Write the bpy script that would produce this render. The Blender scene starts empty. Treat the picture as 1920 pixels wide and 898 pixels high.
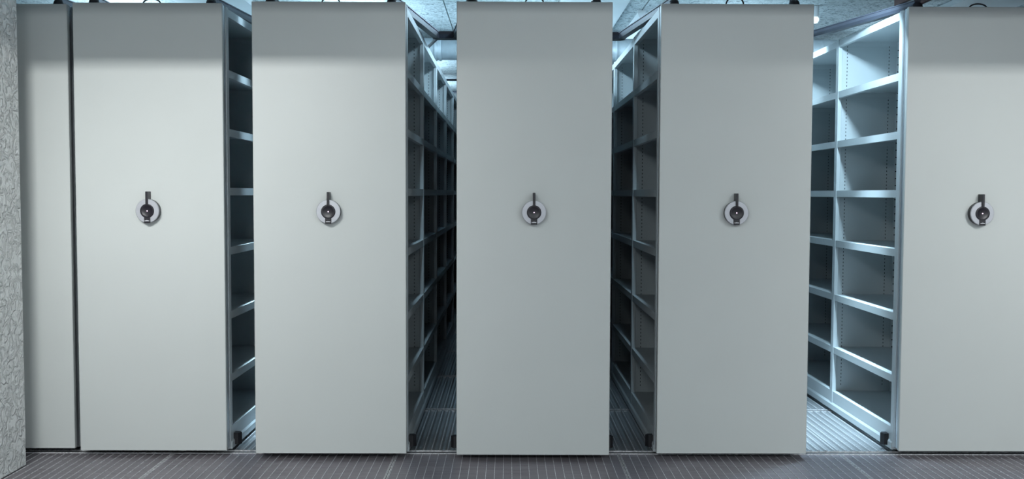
import bpy, bmesh, math, random
from mathutils import Vector, Matrix
random.seed(4)
C = bpy.context.scene.collection
R = math.radians

# ------------------------------------------------------------------ camera
CZ = 1.28
cd = bpy.data.cameras.new('camera'); cam = bpy.data.objects.new('camera', cd); C.objects.link(cam)
cd.sensor_fit = 'HORIZONTAL'; cd.sensor_width = 36.0; cd.lens = 1806.65 / 1920 * 36.0
cd.clip_start = 0.05; cd.clip_end = 100
cam.matrix_world = (Matrix.Translation((0, 0, CZ)) @ Matrix.Rotation(R(-0.279), 4, 'Z')
                    @ Matrix.Rotation(R(90 - 2.755), 4, 'X') @ Matrix.Rotation(R(0.193), 4, 'Z'))
bpy.context.scene.camera = cam

# ------------------------------------------------------------------ world, exposure
w = bpy.data.worlds.new('world'); bpy.context.scene.world = w; w.use_nodes = True
w.node_tree.nodes['Background'].inputs[0].default_value = (0.55, 0.68, 0.8, 1)
w.node_tree.nodes['Background'].inputs[1].default_value = 0.25
vs = bpy.context.scene.view_settings
vs.view_transform = 'Standard'; vs.look = 'None'; vs.gamma = 1.0; vs.use_curve_mapping = False
vs.exposure = 0.0

# ------------------------------------------------------------------ lamps
def area(name, loc, direction, sx, sy, power, col, spread=180):
    l = bpy.data.lights.new(name, 'AREA'); l.shape = 'RECTANGLE'; l.size = sx; l.size_y = sy
    l.energy = power; l.color = col; l.spread = R(spread)
    o = bpy.data.objects.new(name, l); C.objects.link(o); o.location = loc
    o.rotation_euler = Vector(direction).to_track_quat('-Z', 'Y').to_euler()
    return o
WARM = (0.98, 1.0, 0.985); COOL = (0.60, 0.84, 1.0)
def spot(name, loc, target, angle, power, col, rad=.03):
    l = bpy.data.lights.new(name, 'SPOT'); l.energy = power; l.color = col; l.spot_size = R(angle); l.spot_blend = 1.0
    l.shadow_soft_size = rad; o = bpy.data.objects.new(name, l); C.objects.link(o); o.location = loc
    o.rotation_euler = (Vector(target) - Vector(loc)).to_track_quat('-Z', 'Y').to_euler(); return o
# ceiling spots over the working area, behind the downstand beam
area('front_lamp', (-1.60, 1.30, 2.60), (-.12, 3.3, -1.42), 1.0, 0.05, 9.6, WARM, 58)
area('front_lamp', (2.95, 1.30, 2.60), (-.05, 3.3, -1.42), 1.0, 0.05, 6.9, WARM, 58)
spot('front_spot', (-0.9, 1.30, 2.60), (1.3, 4.6, 0.8), 66, 25, WARM)
# unseen fill lamps behind the camera, added for broad ambient light
for x, p in ((-0.9, 75), (1.6, 58), (4.0, 75)):
    area('front_batten', (x, -1.2, 2.62), (0, 0.35, -1), 1.4, 0.25, p, (0.90, 0.98, 1.0))
# aisle lamps
for y, p in ((4.74, 15), (5.75, 9), (6.8, 9)):
    area('aisle_lamp', (1.68, y, 2.26), (0, .68, -.73) if y < 5 else (0, 1, -.6), 0.12, 0.03, p, COOL, 148 if y < 5 else 136)
for y, p in ((5.9, 14), (7.2, 12)):
    area('aisle_lamp', (-1.275, y, 2.26), (0, 0, -1), 0.08, 0.03, p, COOL, 60)
area('aisle_lamp', (1.66, 8.6, 2.26), (0, -0.5, -0.9), 0.12, 0.1, 10, COOL, 62)
# unseen narrow spots added to brighten the aisle floors
for x, y, a, p in ((1.66, 4.80, 30, 1150), (-1.275, 4.86, 20, 620), (-.36, 4.9, 32, 60), (.60, 4.9, 32, 50)):
    spot('aisle_spot', (x, y, 2.62), (x, y + (.80 if -1 < x < 1 else .48), 0), a, p, COOL, .05)
area('unit_lamp', (0.10, 5.25, 2.52), (0, .15, -1), .12, 1.0, 13, COOL)  # unseen strips over the middle unit, added to light the neighbouring top compartments
area('unit_lamp', (0.10, 6.35, 2.52), (0, .15, -1), .12, 0.7, 22, COOL)
# unseen fill lights facing up and down, added to brighten the ceiling and aisles
for (x, y, p) in ((-1.15, 7.6, 27), (0.25, 8.0, 22), (1.75, 8.0, 24), (3.5, 8.3, 26), (-2.9, 7.5, 30), (-1.0, 10.6, 24), (-1.0, 12.5, 28), (2.0, 11.3, 60), (-1.75, 5.6, 8)):
    area('store_lamp', (x, y, 2.34), (0, 0, 1), 0.2, 1.0, p * .42, COOL)
    area('store_lamp', (x, y, 2.32), (0, 0, -1), 0.2, 1.0, p * 0.35, COOL)

# ------------------------------------------------------------------ helpers
def mat(name, col, rough=0.5, metal=0.0, noise=0.0, nscale=20, bump=0.0, bscale=200, emit=0, spec=None, stretch=None):
    m = bpy.data.materials.new(name); m.use_nodes = True; nt = m.node_tree; n = nt.nodes; b = n['Principled BSDF']
    b.inputs['Base Color'].default_value = (*col, 1); b.inputs['Roughness'].default_value = rough
    b.inputs['Metallic'].default_value = metal
    if spec is not None: b.inputs['Specular IOR Level'].default_value = spec
    tc = n.new('ShaderNodeTexCoord'); src = tc.outputs['Object']
    if stretch:
        mp = n.new('ShaderNodeMapping'); mp.inputs['Scale'].default_value = stretch
        nt.links.new(src, mp.inputs[0]); src = mp.outputs[0]
    if noise:
        t = n.new('ShaderNodeTexNoise'); t.inputs['Scale'].default_value = nscale; t.inputs['Detail'].default_value = 6
        nt.links.new(src, t.inputs['Vector'])
        r = n.new('ShaderNodeMapRange'); r.inputs[1].default_value = .3; r.inputs[2].default_value = .7
        r.inputs[3].default_value = 1 - noise; r.inputs[4].default_value = 1 + noise
        nt.links.new(t.outputs[0], r.inputs[0])
        v = n.new('ShaderNodeVectorMath'); v.operation = 'SCALE'; v.inputs[0].default_value = col
        nt.links.new(r.outputs[0], v.inputs['Scale']); nt.links.new(v.outputs[0], b.inputs['Base Color'])
    if bump:
        t = n.new('ShaderNodeTexNoise'); t.inputs['Scale'].default_value = bscale; t.inputs['Detail'].default_value = 3
        nt.links.new(src, t.inputs['Vector'])
        bp = n.new('ShaderNodeBump'); bp.inputs['Strength'].default_value = bump; bp.inputs['Distance'].default_value = .002
        nt.links.new(t.outputs[0], bp.inputs['Height']); nt.links.new(bp.outputs[0], b.inputs['Normal'])
    if emit:
        b.inputs['Emission Color'].default_value = (*col, 1); b.inputs['Emission Strength'].default_value = emit
    return m
M = dict(
    panel=mat('panel_paint', (0.572, 0.60, 0.590), 0.42, noise=.012, nscale=3, bump=.05, bscale=500),
    edge=mat('panel_edge', (0.50, 0.54, 0.55), 0.4, noise=.02),
    shelf=mat('shelf_paint', (0.46, 0.51, 0.53), 0.45, noise=.03, nscale=5),
    lip=mat('shelf_lip_paint', (0.50, 0.55, 0.57), 0.38, noise=.02, nscale=8),
    alu=mat('anodised_aluminium', (0.56, 0.59, 0.62), 0.32, 0.7, noise=.05, nscale=30),
    dark=mat('slot_black', (0.012, 0.012, 0.014), 0.8, noise=.1),
    rubber=mat('black_rubber', (0.012, 0.012, 0.015), 0.45, noise=.1, bump=.2),
    plastic=mat('black_plastic', (0.018, 0.016, 0.022), 0.35, noise=.1),
    gloss=mat('glossy_black_dome', (0.006, 0.004, 0.010), 0.38, noise=.05),
    ring=mat('silver_ring', (0.50, 0.51, 0.55), 0.38, 0.35, noise=.03, nscale=60),
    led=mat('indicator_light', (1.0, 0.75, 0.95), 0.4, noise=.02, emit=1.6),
    white=mat('white_print', (0.75, 0.76, 0.80), 0.5, noise=.02),
    arm=mat('arm_aluminium', (0.08, 0.088, 0.115), 0.42, 0.5, noise=.05, nscale=40),
    armd=mat('arm_dark', (0.03, 0.035, 0.05), 0.4, 0.3, noise=.05, nscale=40),
    beam=mat('painted_beam', (0.70, 0.74, 0.76), 0.7, noise=.03, nscale=4, bump=.2, bscale=60),
    duct=mat('galvanised_duct', (0.60, 0.66, 0.70), 0.45, 0.4, noise=.10, nscale=14),
    red=mat('red_brown_primer', (0.085, 0.032, 0.028), 0.55, noise=.2, nscale=9),
    lamp=mat('lit_tube', (0.72, 0.88, 1.0), 0.5, noise=.01, emit=0.5),
    bulb=mat('lit_globe', (0.9, 1.0, 0.95), 0.5, noise=.01, emit=0.9),
    steel=mat('rail_steel', (0.35, 0.35, 0.37), 0.3, 0.8, noise=.2, nscale=30),
    pit=mat('channel_dark', (0.03, 0.03, 0.035), 0.7, noise=.2),
    crest=mat('worn_rib_crest', (0.80, 0.80, 0.82), 0.35, 0.4, noise=.35, nscale=70),
    plainwall=mat('painted_wall', (0.60, 0.63, 0.64), 0.8, noise=.05, nscale=3, bump=.3, bscale=40),
)

def ceiling_mat():
    m = bpy.data.materials.new('wood_wool_board'); m.use_nodes = True; nt = m.node_tree; n = nt.nodes; b = n['Principled BSDF']
    tc = n.new('ShaderNodeTexCoord'); L = nt.links.new
    t = n.new('ShaderNodeTexNoise'); t.inputs['Scale'].default_value = 26; t.inputs['Detail'].default_value = 5; t.inputs['Roughness'].default_value = .7
    t.inputs['Distortion'].default_value = 1.6
    L(tc.outputs['Object'], t.inputs['Vector'])
    r = n.new('ShaderNodeValToRGB'); e = r.color_ramp.elements
    e[0].position = .36; e[0].color = (.13, .17, .19, 1); e[1].position = .52; e[1].color = (.56, .62, .64, 1)
    L(t.outputs[0], r.inputs[0]); L(r.outputs[0], b.inputs['Base Color']); b.inputs['Roughness'].default_value = .9
    bp = n.new('ShaderNodeBump'); bp.inputs['Strength'].default_value = .6; bp.inputs['Distance'].default_value = .004
    L(t.outputs[0], bp.inputs['Height']); L(bp.outputs[0], b.inputs['Normal'])
    return m
M['tile'] = ceiling_mat()

def plaster_mat():
    m = bpy.data.materials.new('rough_plaster'); m.use_nodes = True; nt = m.node_tree; n = nt.nodes; b = n['Principled BSDF']
    tc = n.new('ShaderNodeTexCoord'); L = nt.links.new
    v = n.new('ShaderNodeTexNoise'); v.inputs['Scale'].default_value = 24; v.inputs['Detail'].default_value = 5; v.inputs['Distortion'].default_value = 1.2
    L(tc.outputs['Object'], v.inputs['Vector'])
    b.inputs['Base Color'].default_value = (.84, .86, .85, 1); b.inputs['Roughness'].default_value = .85
    t2 = n.new('ShaderNodeTexNoise'); t2.inputs['Scale'].default_value = 130
    L(tc.outputs['Object'], t2.inputs['Vector'])
    r = n.new('ShaderNodeValToRGB'); r.color_ramp.elements[0].position = .42; r.color_ramp.elements[1].position = .6
    L(v.outputs[0], r.inputs[0])
    ad = n.new('ShaderNodeMath'); ad.operation = 'MULTIPLY_ADD'; ad.inputs[1].default_value = .25
    L(t2.outputs[0], ad.inputs[0]); L(r.outputs[0], ad.inputs[2])
    bp = n.new('ShaderNodeBump'); bp.inputs['Strength'].default_value = 1.0; bp.inputs['Distance'].default_value = .012
    L(ad.outputs[0], bp.inputs['Height']); L(bp.outputs[0], b.inputs['Normal'])
    return m
M['plaster'] = plaster_mat()

def floor_mat(name, c0, c1, metal, rough):
    m = bpy.data.materials.new(name); m.use_nodes = True; nt = m.node_tree; n = nt.nodes; b = n['Principled BSDF']
    tc = n.new('ShaderNodeTexCoord'); L = nt.links.new
    mp = n.new('ShaderNodeMapping'); mp.inputs['Scale'].default_value = (2.5, 60, 1); L(tc.outputs['Object'], mp.inputs[0])
    t = n.new('ShaderNodeTexNoise'); t.inputs['Scale'].default_value = 3; t.inputs['Detail'].default_value = 4; L(mp.outputs[0], t.inputs['Vector'])
    t2 = n.new('ShaderNodeTexNoise'); t2.inputs['Scale'].default_value = 3.0; L(tc.outputs['Object'], t2.inputs['Vector'])
    r = n.new('ShaderNodeValToRGB'); r.color_ramp.elements[0].position = .3; r.color_ramp.elements[1].position = .7
    r.color_ramp.elements[0].color = c0; r.color_ramp.elements[1].color = c1
    L(t.outputs[0], r.inputs[0])
    mx = n.new('ShaderNodeMixRGB'); mx.blend_type = 'MULTIPLY'; mx.inputs[0].default_value = .35
    L(r.outputs[0], mx.inputs[1]); L(t2.outputs[0], mx.inputs[2]); L(mx.outputs[0], b.inputs['Base Color'])
    b.inputs['Metallic'].default_value = metal; b.inputs['Roughness'].default_value = rough
    wv = n.new('ShaderNodeTexWave'); wv.bands_direction = 'Y'; wv.inputs['Scale'].default_value = 22; wv.inputs['Distortion'].default_value = .3
    L(tc.outputs['Object'], wv.inputs['Vector'])
    bp = n.new('ShaderNodeBump'); bp.inputs['Strength'].default_value = .9; bp.inputs['Distance'].default_value = .003
    L(wv.outputs[0], bp.inputs['Height']); L(bp.outputs[0], b.inputs['Normal'])
    return m
M['floor'] = floor_mat('grooved_floor_metal', (.33, .295, .325, 1), (.50, .46, .505, 1), .5, .42)
M['floor2'] = floor_mat('aisle_floor_metal', (.42, .44, .47, 1), (.56, .58, .60, 1), .75, .30)

class MB:
    """collects solids into one mesh"""
    def __init__(s): s.bm = bmesh.new(); s.mats = []
    def mi(s, m):
        if m not in s.mats: s.mats.append(m)
        return s.mats.index(m)
    def _set(s, faces, m, smooth=False):
        i = s.mi(m)
        for f in faces: f.material_index = i; f.smooth = smooth
    def box(s, x0, x1, y0, y1, z0, z1, m, bev=0):
        r = bmesh.ops.create_cube(s.bm, size=1)
        for v in r['verts']:
            v.co = Vector(((x0 + x1) / 2 + v.co.x * (x1 - x0), (y0 + y1) / 2 + v.co.y * (y1 - y0), (z0 + z1) / 2 + v.co.z * (z1 - z0)))
        fs = {f for v in r['verts'] for f in v.link_faces}; s._set(fs, m)
        if bev:
            es = {e for f in fs for e in f.edges}
            q = bmesh.ops.bevel(s.bm, geom=list(es), offset=bev, segments=1, affect='EDGES', profile=.5)
            s._set(q['faces'], m)
        return s
    def prism(s, pts, d0, d1, m, axis='y', smooth=False):
        """polygon (a,b) swept along an axis: y -> (a=x,b=z); z -> (a=x,b=y); x -> (a=y,b=z)"""
        def P(a, b, d): return {'y': (a, d, b), 'z': (a, b, d), 'x': (d, a, b)}[axis]
        A = [s.bm.verts.new(P(a, b, d0)) for a, b in pts]; B = [s.bm.verts.new(P(a, b, d1)) for a, b in pts]
        n = len(pts); fs = [s.bm.faces.new(A), s.bm.faces.new(B[::-1])]
        s._set(fs, m)
        side = [s.bm.faces.new((A[i], B[i], B[(i + 1) % n], A[(i + 1) % n])) for i in range(n)]
        s._set(side, m, smooth); return s
    def lathe(s, prof, m, axis='y', n=32, c=(0, 0, 0), smooth=True):
        """profile of (r, d); revolve about an axis through c"""
        rings = []
        for r, d in prof:
            ring = []
            for k in range(n):
                a = 2 * math.pi * k / n; u, v = r * math.cos(a), r * math.sin(a)
                p = {'y': (u, d, v), 'z': (u, v, d), 'x': (d, u, v)}[axis]
                ring.append(s.bm.verts.new((p[0] + c[0], p[1] + c[1], p[2] + c[2])))
            rings.append(ring)
        fs = []
        for A, B in zip(rings, rings[1:]):
            for k in range(n): fs.append(s.bm.faces.new((A[k], A[(k + 1) % n], B[(k + 1) % n], B[k])))
        s._set(fs, m, smooth)
        caps = []
        for ring, (r, d) in ((rings[0], prof[0]), (rings[-1], prof[-1])):
            if r > 1e-5: caps.append(s.bm.faces.new(ring))
        s._set(caps, m); return s
    def bar(s, p, q, wd, z0, z1, m):
        p = Vector(p); q = Vector(q); d = (q - p).normalized(); n = Vector((-d.y, d.x)) * wd / 2
        return s.prism([tuple(p + n), tuple(q + n), tuple(q - n), tuple(p - n)], z0, z1, m, 'z')
    def tube(s, pts, r, m, n=8):
        rings = []
        for i, p in enumerate(pts):
            t = (Vector(pts[min(i + 1, len(pts) - 1)]) - Vector(pts[max(i - 1, 0)])).normalized()
            a = t.cross(Vector((0.13, 0.97, 0.21))).normalized(); b = t.cross(a)
            rings.append([s.bm.verts.new(Vector(p) + r * (a * math.cos(2 * math.pi * k / n) + b * math.sin(2 * math.pi * k / n))) for k in range(n)])
        fs = [s.bm.faces.new((A[k], A[(k + 1) % n], B[(k + 1) % n], B[k])) for A, B in zip(rings, rings[1:]) for k in range(n)]
        fs += [s.bm.faces.new(rings[0]), s.bm.faces.new(rings[-1])]
        s._set(fs, m, True); return s
    def mesh(s, name):
        bmesh.ops.recalc_face_normals(s.bm, faces=s.bm.faces[:])
        me = bpy.data.meshes.new(name); s.bm.to_mesh(me); s.bm.free()
        for m in s.mats: me.materials.append(m)
        return me
def put(name, me, parent=None, loc=(0, 0, 0)):
    if isinstance(me, MB): me = me.mesh(name)
    o = bpy.data.objects.new(name, me); C.objects.link(o); o.parent = parent; o.location = loc
    return o
def tag(o, label, cat, group=None):
    o['label'] = label; o['category'] = cat
    if group: o['group'] = group
    return o
def empty(name, loc):
    o = bpy.data.objects.new(name, None); C.objects.link(o); o.location = loc; o.empty_display_size = .1; return o
def struct(o): o['kind'] = 'structure'; return o

# ================================================================== setting
RX0, RX1, RY0, RY1, CEIL = -3.821, 4.923, -3.4, 13.6, 2.70
# floor : slab below, plates of ribbed metal on top, rails between the rows
fl = struct(put('floor', MB().box(RX0, RX1, RY0, RY1, -.12, -.03, M['pit'])))
RAILS = [4.712, 5.645, 6.68, 7.75, 8.80, 9.85, 10.85]
SEAM0, PW = -0.542, 1.093
def plate_mesh(L, w=PW, pitch=.0399, wide=False):
    fm = M['floor2'] if wide else M['floor']
    b = MB(); b.box(.002, w - .002, 0.002, L - .002, -.03, -.0025, fm)
    n = int(w / pitch)
    for k in range(n + 1):
        x = .009 + k * (w - .018) / n
        if wide: b.prism([(x - .013, -.0025), (x - .005, .003), (x + .005, .003), (x + .013, -.0025)], .004, L - .004, fm, 'y')
        b.box(x - .0012, x + .0012, .004, L - .004, -.0026, .0006 if not wide else .0036, M['crest'])
    for x in (.0035, w - .0035): b.box(x - .0016, x + .0016, .003, L - .003, -.0026, .0012, M['crest'])
    return b.mesh('floor_plate')
rows = [(2.70, RAILS[0] - .027, False), (.70, 2.70, False), (-1.3, .70, False), (-3.39, -1.3, False)]
for a, c in zip(RAILS, RAILS[1:] + [12.3]): rows.append((a + .027, c - .027, True))
rows.append((12.3, 13.59, False))
screw = MB(); screw.lathe([(.0065, 0), (.0065, .0015), (.003, .003), (0.0005, .003)], M['steel'], 'z', 10); screw = screw.mesh('screw')
for y0, y1, wide in rows:
    me = plate_mesh(y1 - y0, wide=wide)
    for k in range(-3, 5):
        x = SEAM0 + k * PW
        if x < RX0 - .3 or x + PW > RX1 + .2: continue
        p = put('floor_plate', me, fl, (x, y0, 0))
        if y0 in (2.70,) or (wide and y0 < 6):
            for dx in (.045, PW - .045, .33, .76):
                for dy in ((y1 - y0 - .055,) if not wide else (.06,)):
                    put('screw', screw, p, (dx, dy, -.002))
for y in RAILS:
    b = MB(); b.box(RX0, RX1, y - .023, y + .023, -.03, -.014, M['pit'])
    b.box(RX0, RX1, y - .026, y - .0225, -.03, .0012, M['crest']); b.box(RX0, RX1, y + .0225, y + .026, -.03, .0012, M['crest'])
    b.box(RX0, RX1, y - .006, y + .006, -.014, -.001, M['steel'])
    put('floor_rail', b, fl)

struct(put('wall_left', MB().box(RX0, -2.25, RY0, 4.47, 0, CEIL, M['plaster'], .004)))
struct(put('wall_back', MB().box(RX0, RX1, RY1, RY1 + .1, -.1, CEIL + .15, M['plainwall'])))
struct(put('wall_right', MB().box(RX1, RX1 + .1, RY0, RY1, -.1, CEIL + .15, M['plainwall'])))
struct(put('wall_front', MB().box(RX0, RX1, RY0 - .1, RY0, -.1, CEIL + .15, M['plainwall'])))
struct(put('wall_far_left', MB().box(RX0 - .1, RX0, RY0, RY1, -.1, CEIL + .15, M['plainwall'])))
# ceiling : slab, wood wool boards, painted beams
ce = struct(put('ceiling', MB().box(RX0, RX1, RY0, RY1, CEIL + .03, CEIL + .15, M['pit'])))
BE = [(-2.43, -1.90), (.38, .88), (3.26, 3.76)]
xs_runs = [(RX0, -2.43, [-3.0]), (-1.90, .38, [-1.43, -.48]), (.88, 3.26, [1.04, 2.05, 3.05]), (3.76, RX1, [4.5])]
ys = [RY0, -2.07, -.07, 1.93, 3.93, 5.93, 7.93, 9.93, 11.93, RY1]
for x0, x1, cuts in xs_runs:
    e = [x0] + cuts + [x1]
    for a, b_ in zip(e, e[1:]):
        for c, d in zip(ys, ys[1:]):
            put('ceiling_board', MB().box(a + .004, b_ - .004, c + .004, d - .004, CEIL + random.uniform(-.002, .002), CEIL + .03, M['tile'], .003), ce)
for i, (a, b_) in enumerate(BE):
    struct(put('trim_%d' % (i + 1), MB().box(a, b_, RY0, RY1, CEIL - .035, CEIL + .03, M['beam'], .004)))
# downstand beam across the room in front of the shelving (above the frame), throws the high shadow line
struct(put('trim_4', MB().box(-2.25, RX1, 2.70, 2.95, 2.297, CEIL - .035, M['beam'], .004)))

# ================================================================== one mobile shelving unit
W = .72; H0, H1 = .03, 2.174; LEN = 6
YU = [.99 + 1.025 * k for k in range(LEN)]            # upright positions behind the first bay
SZ = [.125, .385, .695, 1.010, 1.300, 1.587, 1.872]    # shelf tops
TOPZ = 2.165
def build_unit():
    u = empty('mobile_shelving', (0, 0, 0))
    h = W / 2
    # front panel
    b = MB(); b.box(-h, h, 0, .024, H0, H1, M['panel'], .0025)
    p = put('end_panel', b, u)
    # edge profiles behind the panel
    for s in (-1, 1):
        b = MB()
        x0, x1 = (h - .030, h - .002) if s > 0 else (-h + .002, -h + .030)
        b.box(x0, x1, .026, .048, H0 + .005, H1 - .004, M['alu'], .0015)
        xg0, xg1 = (h - .030, h - .007) if s > 0 else (-h + .007, -h + .030)
        b.box(xg0, xg1, .048, .054, H0 + .005, H1 - .004, M['arm'])
        b.box(x0, x1, .054, .080, H0 + .005, H1 - .006, M['alu'], .0015)
        put('end_profile', b, u)
    # uprights with side posts; perforation strips
    b = MB(); b.box(-h + .01, h - .01, -.006, .006, .10, TOPZ, M['shelf'])
    for s in (-1, 1):
        a = h - .022 if s > 0 else -h; b.box(a, a + .022, -.021, .021, .03, TOPZ + .006, M['lip'], .0015)
    b.box(-.02, .02, -.018, .018, .10, TOPZ, M['lip'])
    upm = b.mesh('upright')
    q = MB()
    for side in (-1, 1):
        for f in (-1, 1):
            y0, y1 = (-.0068, -.0058) if f < 0 else (.0058, .0068)
            for cx in (h - .055, .062):
                cx *= side; z = .16
                while z < 2.13:
                    q.box(cx - .0017, cx + .0017, y0, y1, z, z + .009, M['dark']); z += .0205
            y0, y1 = (-.0192, -.0178) if f < 0 else (.0178, .0192)
            z = .18
            while z < 2.13:
                q.box(side * .004, side * .018, y0, y1, z, z + .006, M['dark']); z += .041
    pfm = q.mesh('perforations')
    for y in [.086] + YU:
        o = put('upright', upm, u, (0, y, 0)); pf = put('perforations', pfm, o); pf['kind'] = 'stuff'
    # shelves, top covers, back sheets
    ends = [.086] + YU
    sh_cache = {}
    for a, c in zip(ends, ends[1:]):
        L = round(c - a - .014, 3)
        if L not in sh_cache:
            mm = {}
            for s in (-1, 1):
                for kind in ('shelf', 'top', 'base'):
                    b = MB()
                    xa, xb = (.004, h - .003) if s > 0 else (-h + .003, -.004)
                    lp = .046 if kind == 'base' else .036
                    b.box(xa, xb, 0, L, -.004, 0, M['shelf'])
                    fx = (h - .006, h - .002) if s > 0 else (-h + .002, -h + .006)
                    b.box(fx[0], fx[1], -.0, L, -lp, .001, M['lip'])
                    gx = (h - .024, h - .006) if s > 0 else (-h + .006, -h + .024)
                    b.box(gx[0], gx[1], 0, L, -lp, -lp + .002, M['lip'])
                    bx = (.004, .006) if s > 0 else (-.006, -.004)
                    b.box(bx[0], bx[1], 0, L, -lp, 0, M['lip'])
                    # turned-down side flanges
                    b.box(xa, xb, 0, .002, -.03, 0, M['lip']); b.box(xa, xb, L - .002, L, -.03, 0, M['lip'])
                    mm[s, kind] = b.mesh(kind)
            b = MB(); b.box(-.0015, .0015, 0, L, .10, TOPZ - .03, M['shelf'])
            mm['back'] = b.mesh('back_sheet')
            sh_cache[L] = mm
        mm = sh_cache[L]
        for s in (-1, 1):
            for i, z in enumerate(SZ):
                put('shelf', mm[s, 'base' if i == 0 else 'shelf'], u, (0, a + .007, z))
            put('top_cover', mm[s, 'top'], u, (0, a + .007, TOPZ))
        put('back_sheet', mm['back'], u, (0, a + .007, 0))
    # carriage
    yl = YU[-1] + .02
    for s in (-1, 1):
        b = MB()
        pts = [(h - .03, .018), (h + .004, .018), (h + .004, .048), (h - .002, .060), (h - .002, .082), (h - .03, .082)]
        if s < 0: pts = [(-x, z) for x, z in pts]
        b.prism(pts, .082, yl, M['lip'], 'y'); put('base_rail', b, u)
    wheel = MB(); wheel.lathe([(.034, -.012), (.036, -.01), (.036, .01), (.034, .012)], M['steel'], 'x', 20); wheel = wheel.mesh('wheel')
    for y in RAILS:
        if y - 4.6 < yl:
            for sx in (-.2, .2): put('wheel', wheel, u, (sx, y - 4.6, .0365))
    bm_ = MB(); bm_.box(-.25, .25, .09, yl, .072, .090, M['steel']); put('carriage_frame', bm_, u)
    # rubber buffers low at both sides
    for s in (-1, 1):
        b = MB()
        pts = [(h - .002, -.020), (h + .020, -.020), (h + .034, 0), (h + .020, .020), (h - .002, .020)]
        pts = [(s * x, y + .15) for x, y in pts]
        b.prism(pts, .028, .085, M['rubber'], 'z'); put('rubber_buffer', b, u)
    # rotary handle
    hz = 1.190
    ringb = MB(); ringb.lathe([(.030, -.004), (.050, -.004), (.0535, 0), (.054, .004), (.054, .006)], M['ring'], 'y', 48)
    hd = MB()
    hd.lathe([(.0525, 0), (.0545, -.002), (.0545, -.030), (.052, -.034)], M['plastic'], 'y', 48)
    ho = put('rotary_handle', hd, u, (0, 0, hz))
    r = MB(); r.lathe([(.030, -.0335), (.0305, -.037), (.0545, -.0368), (.0565, -.0345), (.0565, -.031), (.053, -.030)], M['ring'], 'y', 48, smooth=False)
    rr = put('silver_ring', r, ho); rr['label'] = 'silver ring face'
    d = MB(); d.lathe([(.0335, -.034), (.0335, -.040), (.031, -.0415), (.024, -.039), (.012, -.0375), (.0005, -.037)], M['gloss'], 'y', 40)
    put('hub', d, ho)
    g = MB(); g.box(-.0055, .0055, -.046, .0, .0535, .092, M['plastic'], .0012)
    g.box(-.0055, .0055, -.046, -.036, .030, .056, M['plastic'], .0012); put('grip', g, ho)
    t = MB(); t.box(-.0145, .0145, -.0410, -.034, -.0575, -.029, M['plastic'], .001); put('tab', t, ho)
    l = MB()   # small white maker's lettering, too small to read: low letters with one taller in the middle
    for k in range(6):
        x = -.0105 + k * .0036; hgt = .0046 if k in (2, 3) else .0034
        l.box(x, x + .0026, -.0416, -.0409, -.0485, -.0485 + hgt, M['white'])
    l.box(-.0105, .0105, -.0415, -.0409, -.0485, -.0476, M['white'])
    put('lettering', l, ho)
    i = MB(); i.lathe([(.0028, -.0365), (.0028, -.0385), (.0005, -.039)], M['led'], 'y', 16); put('indicator', i, ho)  # small emissive pinkish dot at the hub centre
    return u
def dup(o, parent=None):
    c = o.copy(); C.objects.link(c); c.parent = parent
    for ch in list(o.children): dup(ch, c)
    return c
proto = build_unit()
UN = [  # left edge, right edge, y
    (-2.824, -2.104, 4.652, 'grey mobile shelving unit half hidden behind the rough plaster wall, leftmost'),
    (-2.061, -1.355, 4.615, 'grey mobile shelving unit second from the left, almost touching the half hidden one'),
    (-1.203, -.481, 4.570, 'grey mobile shelving unit third from the left, dark deep shelves showing on its right'),
    (-.240, .490, 4.551, 'grey mobile shelving unit in the middle, flat front with no shelves showing'),
    (.722, 1.443, 4.581, 'grey mobile shelving unit right of the middle one, dim shelves showing on its left'),
    (1.910, 2.630, 4.630, 'rightmost grey mobile shelving unit with brightly lit open shelves on its left')]
units = []
for i, (a, b_, y, lab) in enumerate(UN):
    o = proto if i == 0 else dup(proto)
    o.location = ((a + b_) / 2, y, 0); o.scale.x = (b_ - a) / W
    tag(o, lab, 'shelving unit', 'row of mobile shelving units'); units.append(o)

# ================================================================== folding cable linkages between the units
def cable_linkage(i, lab):
    A, B = UN[i], UN[i + 1]
    p = Vector((A[1] - .072, A[2] + .075)); q = Vector((B[0] + .072, B[2] + .075))
    mid = (p + q) / 2; L = 1.07; half = (q - p).length / 2
    ew = min(.055, half * .5)
    ey = math.sqrt(max(L * L - (half - ew) ** 2, .01))
    e = mid + Vector((0, ey))
    root = empty('cable_linkage', (mid.x, mid.y, 2.181))
    tag(root, lab, 'cable linkage', 'folding cable linkages above the units')
    z = 0.0
    for s, pv in ((-1, p), (1, q)):
        P0 = pv - mid; E0 = Vector((s * ew, ey))
        b = MB(); b.bar(P0, E0, .030, z + .016, z + .038, M['arm']); b.bar(P0, E0, .036, z, z + .016, M['armd'])
        b.bar(P0, E0, .038, z + .033, z + .038, M['arm'])
        put('arm', b, root)
        b = MB(); b.lathe([(.025, -.005), (.025, .006), (.0215, .019), (.013, .027), (.001, .0295)], M['plastic'], 'z', 20, c=(P0.x, P0.y, 0))
        put('pivot_cap', b, root)
    b = MB()   # plastic elbow
    pts = [(-ew - .022, ey - .03), (ew + .022, ey - .03), (ew + .026, ey + .01), (ew + .004, ey + .045), (-ew - .004, ey + .045), (-ew - .026, ey + .01)]
    b.prism(pts, z, z + .022, M['armd'], 'z'); b.prism([(x * .9, y - .0) for x, y in pts], z + .022, z + .040, M['plastic'], 'z')
    put('elbow', b, root)
    b = MB(); b.bar((-ew, ey + .02), ((A[1] - .03 - mid.x), ey + .42), .014, z, z + .012, M['armd']); put('cable', b, root)
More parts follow.
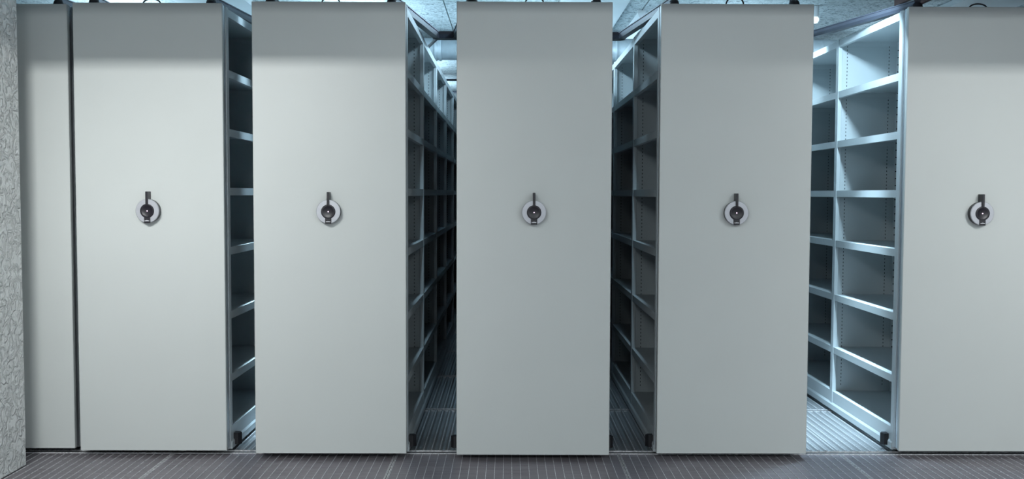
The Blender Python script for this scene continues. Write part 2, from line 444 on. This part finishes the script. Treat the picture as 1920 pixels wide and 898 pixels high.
LB = ['folded cable linkage above the narrow slit between the two leftmost units',
      'cable linkage above the narrow gap between the second and third units from the left',
      'black V shaped cable linkage above the aisle left of the middle unit',
      'black V shaped cable linkage above the aisle right of the middle unit',
      'long silver lit cable linkage above the bright wide aisle at the right']
for i in range(5): cable_linkage(i, LB[i])

LP = ['flat black cable loop on top of the second unit from the left', 'low black cable loop on top of the third unit from the left',
      'black cable loop on top of the middle unit', 'round black cable loop on top of the unit right of the middle one',
      'barely visible black cable loop on top of the rightmost unit']
for (a, b_, y, _), hh, lab in zip(UN[1:], (.024, .028, .033, .040, .020), LP):
    pts = [(.042 * math.cos(math.pi * k / 12), 0, .0045 + hh * math.sin(math.pi * k / 12)) for k in range(13)]
    o = put('cable_loop', MB().tube(pts, .0038, M['plastic']), None, ((a + b_) / 2, y + .062, 2.1755))
    tag(o, lab, 'cable', 'cable loops on top of the units')

# ================================================================== under the ceiling
# round spiral duct across the room
du = empty('air_duct', (0, 8.5, 2.535)); tag(du, 'round galvanised air duct crossing under the ceiling behind the shelving', 'air duct')
for a, c in ((-3.8, -2.1), (-2.1, -.615), (-.60, .92), (.92, 2.5), (2.5, 4.90)):
    b = MB(); b.lathe([(.094, a + .01), (.094, c - .01)], M['duct'], 'x', 32)
    x = a + .1
    while x < c - .1:
        pts = [(x + .09 * k / 16, .0945 * math.cos(2 * math.pi * k / 16), .0945 * math.sin(2 * math.pi * k / 16)) for k in range(17)]
        b.tube(pts, .0022, M['duct'], 4); x += .1
    put('duct_section', b, du)
for x in (-2.1, -.6075, .92, 2.5):
    b = MB(); b.lathe([(.094, x - .03), (.103, x - .026), (.103, x - .012), (.097, x - .009), (.097, x + .009), (.103, x + .012), (.103, x + .026), (.094, x + .03)], M['duct'], 'x', 32)
    put('duct_collar', b, du)
for x in (-1.4, .1, 1.7, 3.4):
    b = MB(); b.box(x - .012, x + .012, -.098, .098, .09, .165, M['steel']); put('duct_strap', b, du)
# conduits
for (y, z, lab) in ((11.7, 2.64, 'thin dark conduit across the ceiling nearer the duct'), (12.9, 2.62, 'thin dark conduit across the ceiling near the back wall')):
    tag(put('conduit', MB().tube([(RX0, y, z), (RX1, y, z)], .014, M['armd'])), lab, 'conduit')
# linear lamp hung above the aisle right of the middle unit
la = empty('linear_lamp', (1.035, 8.0, 2.60)); tag(la, 'long pale linear lamp hung along the aisle right of the middle unit', 'lamp')
b = MB(); b.prism([(-.03, .0), (.03, .0), (.052, .05), (-.052, .05)], -.62, .30, M['beam'], 'y'); put('lamp_housing', b, la)
b = MB(); b.prism([(-.028, -.004), (.028, -.004), (.028, .0), (-.028, .0)], -.60, .28, M['lamp'], 'y'); put('diffuser', b, la)
for y in (-.45, .2):
    put('hanger', MB().box(-.03, .03, y - .012, y + .012, .05, .098, M['beam']), la)
# small globe lamp
g = empty('globe_lamp', (2.325, 7.35, 2.60)); tag(g, 'small round white ceiling lamp above the bright right aisle', 'lamp')
b = MB(); b.lathe([(.001, -.032), (.016, -.027), (.026, -.012), (.028, .004), (.02, .018)], M['bulb'], 'z', 20); put('globe', b, g)
b = MB(); b.lathe([(.02, .017), (.024, .03), (.024, .099)], M['beam'], 'z', 20); put('lamp_base', b, g)
# two red-brown steel boards hung over the right unit
for x, lab in ((2.236, 'red-brown steel board under the ceiling, left one of the pair above the right unit'),
               (2.350, 'red-brown steel board under the ceiling, right one of the pair above the right unit')):
    t = empty('steel_board', (x, 5.60, 2.361)); tag(t, lab, 'steel board')
    put('board', MB().box(-.012, .012, -1.6, 0, 0, .22, M['red'], .002), t)
    for y in (-1.4, -.2): put('hanger', MB().box(-.004, .004, y - .02, y + .02, .22, CEIL - 2.361, M['steel']), t)
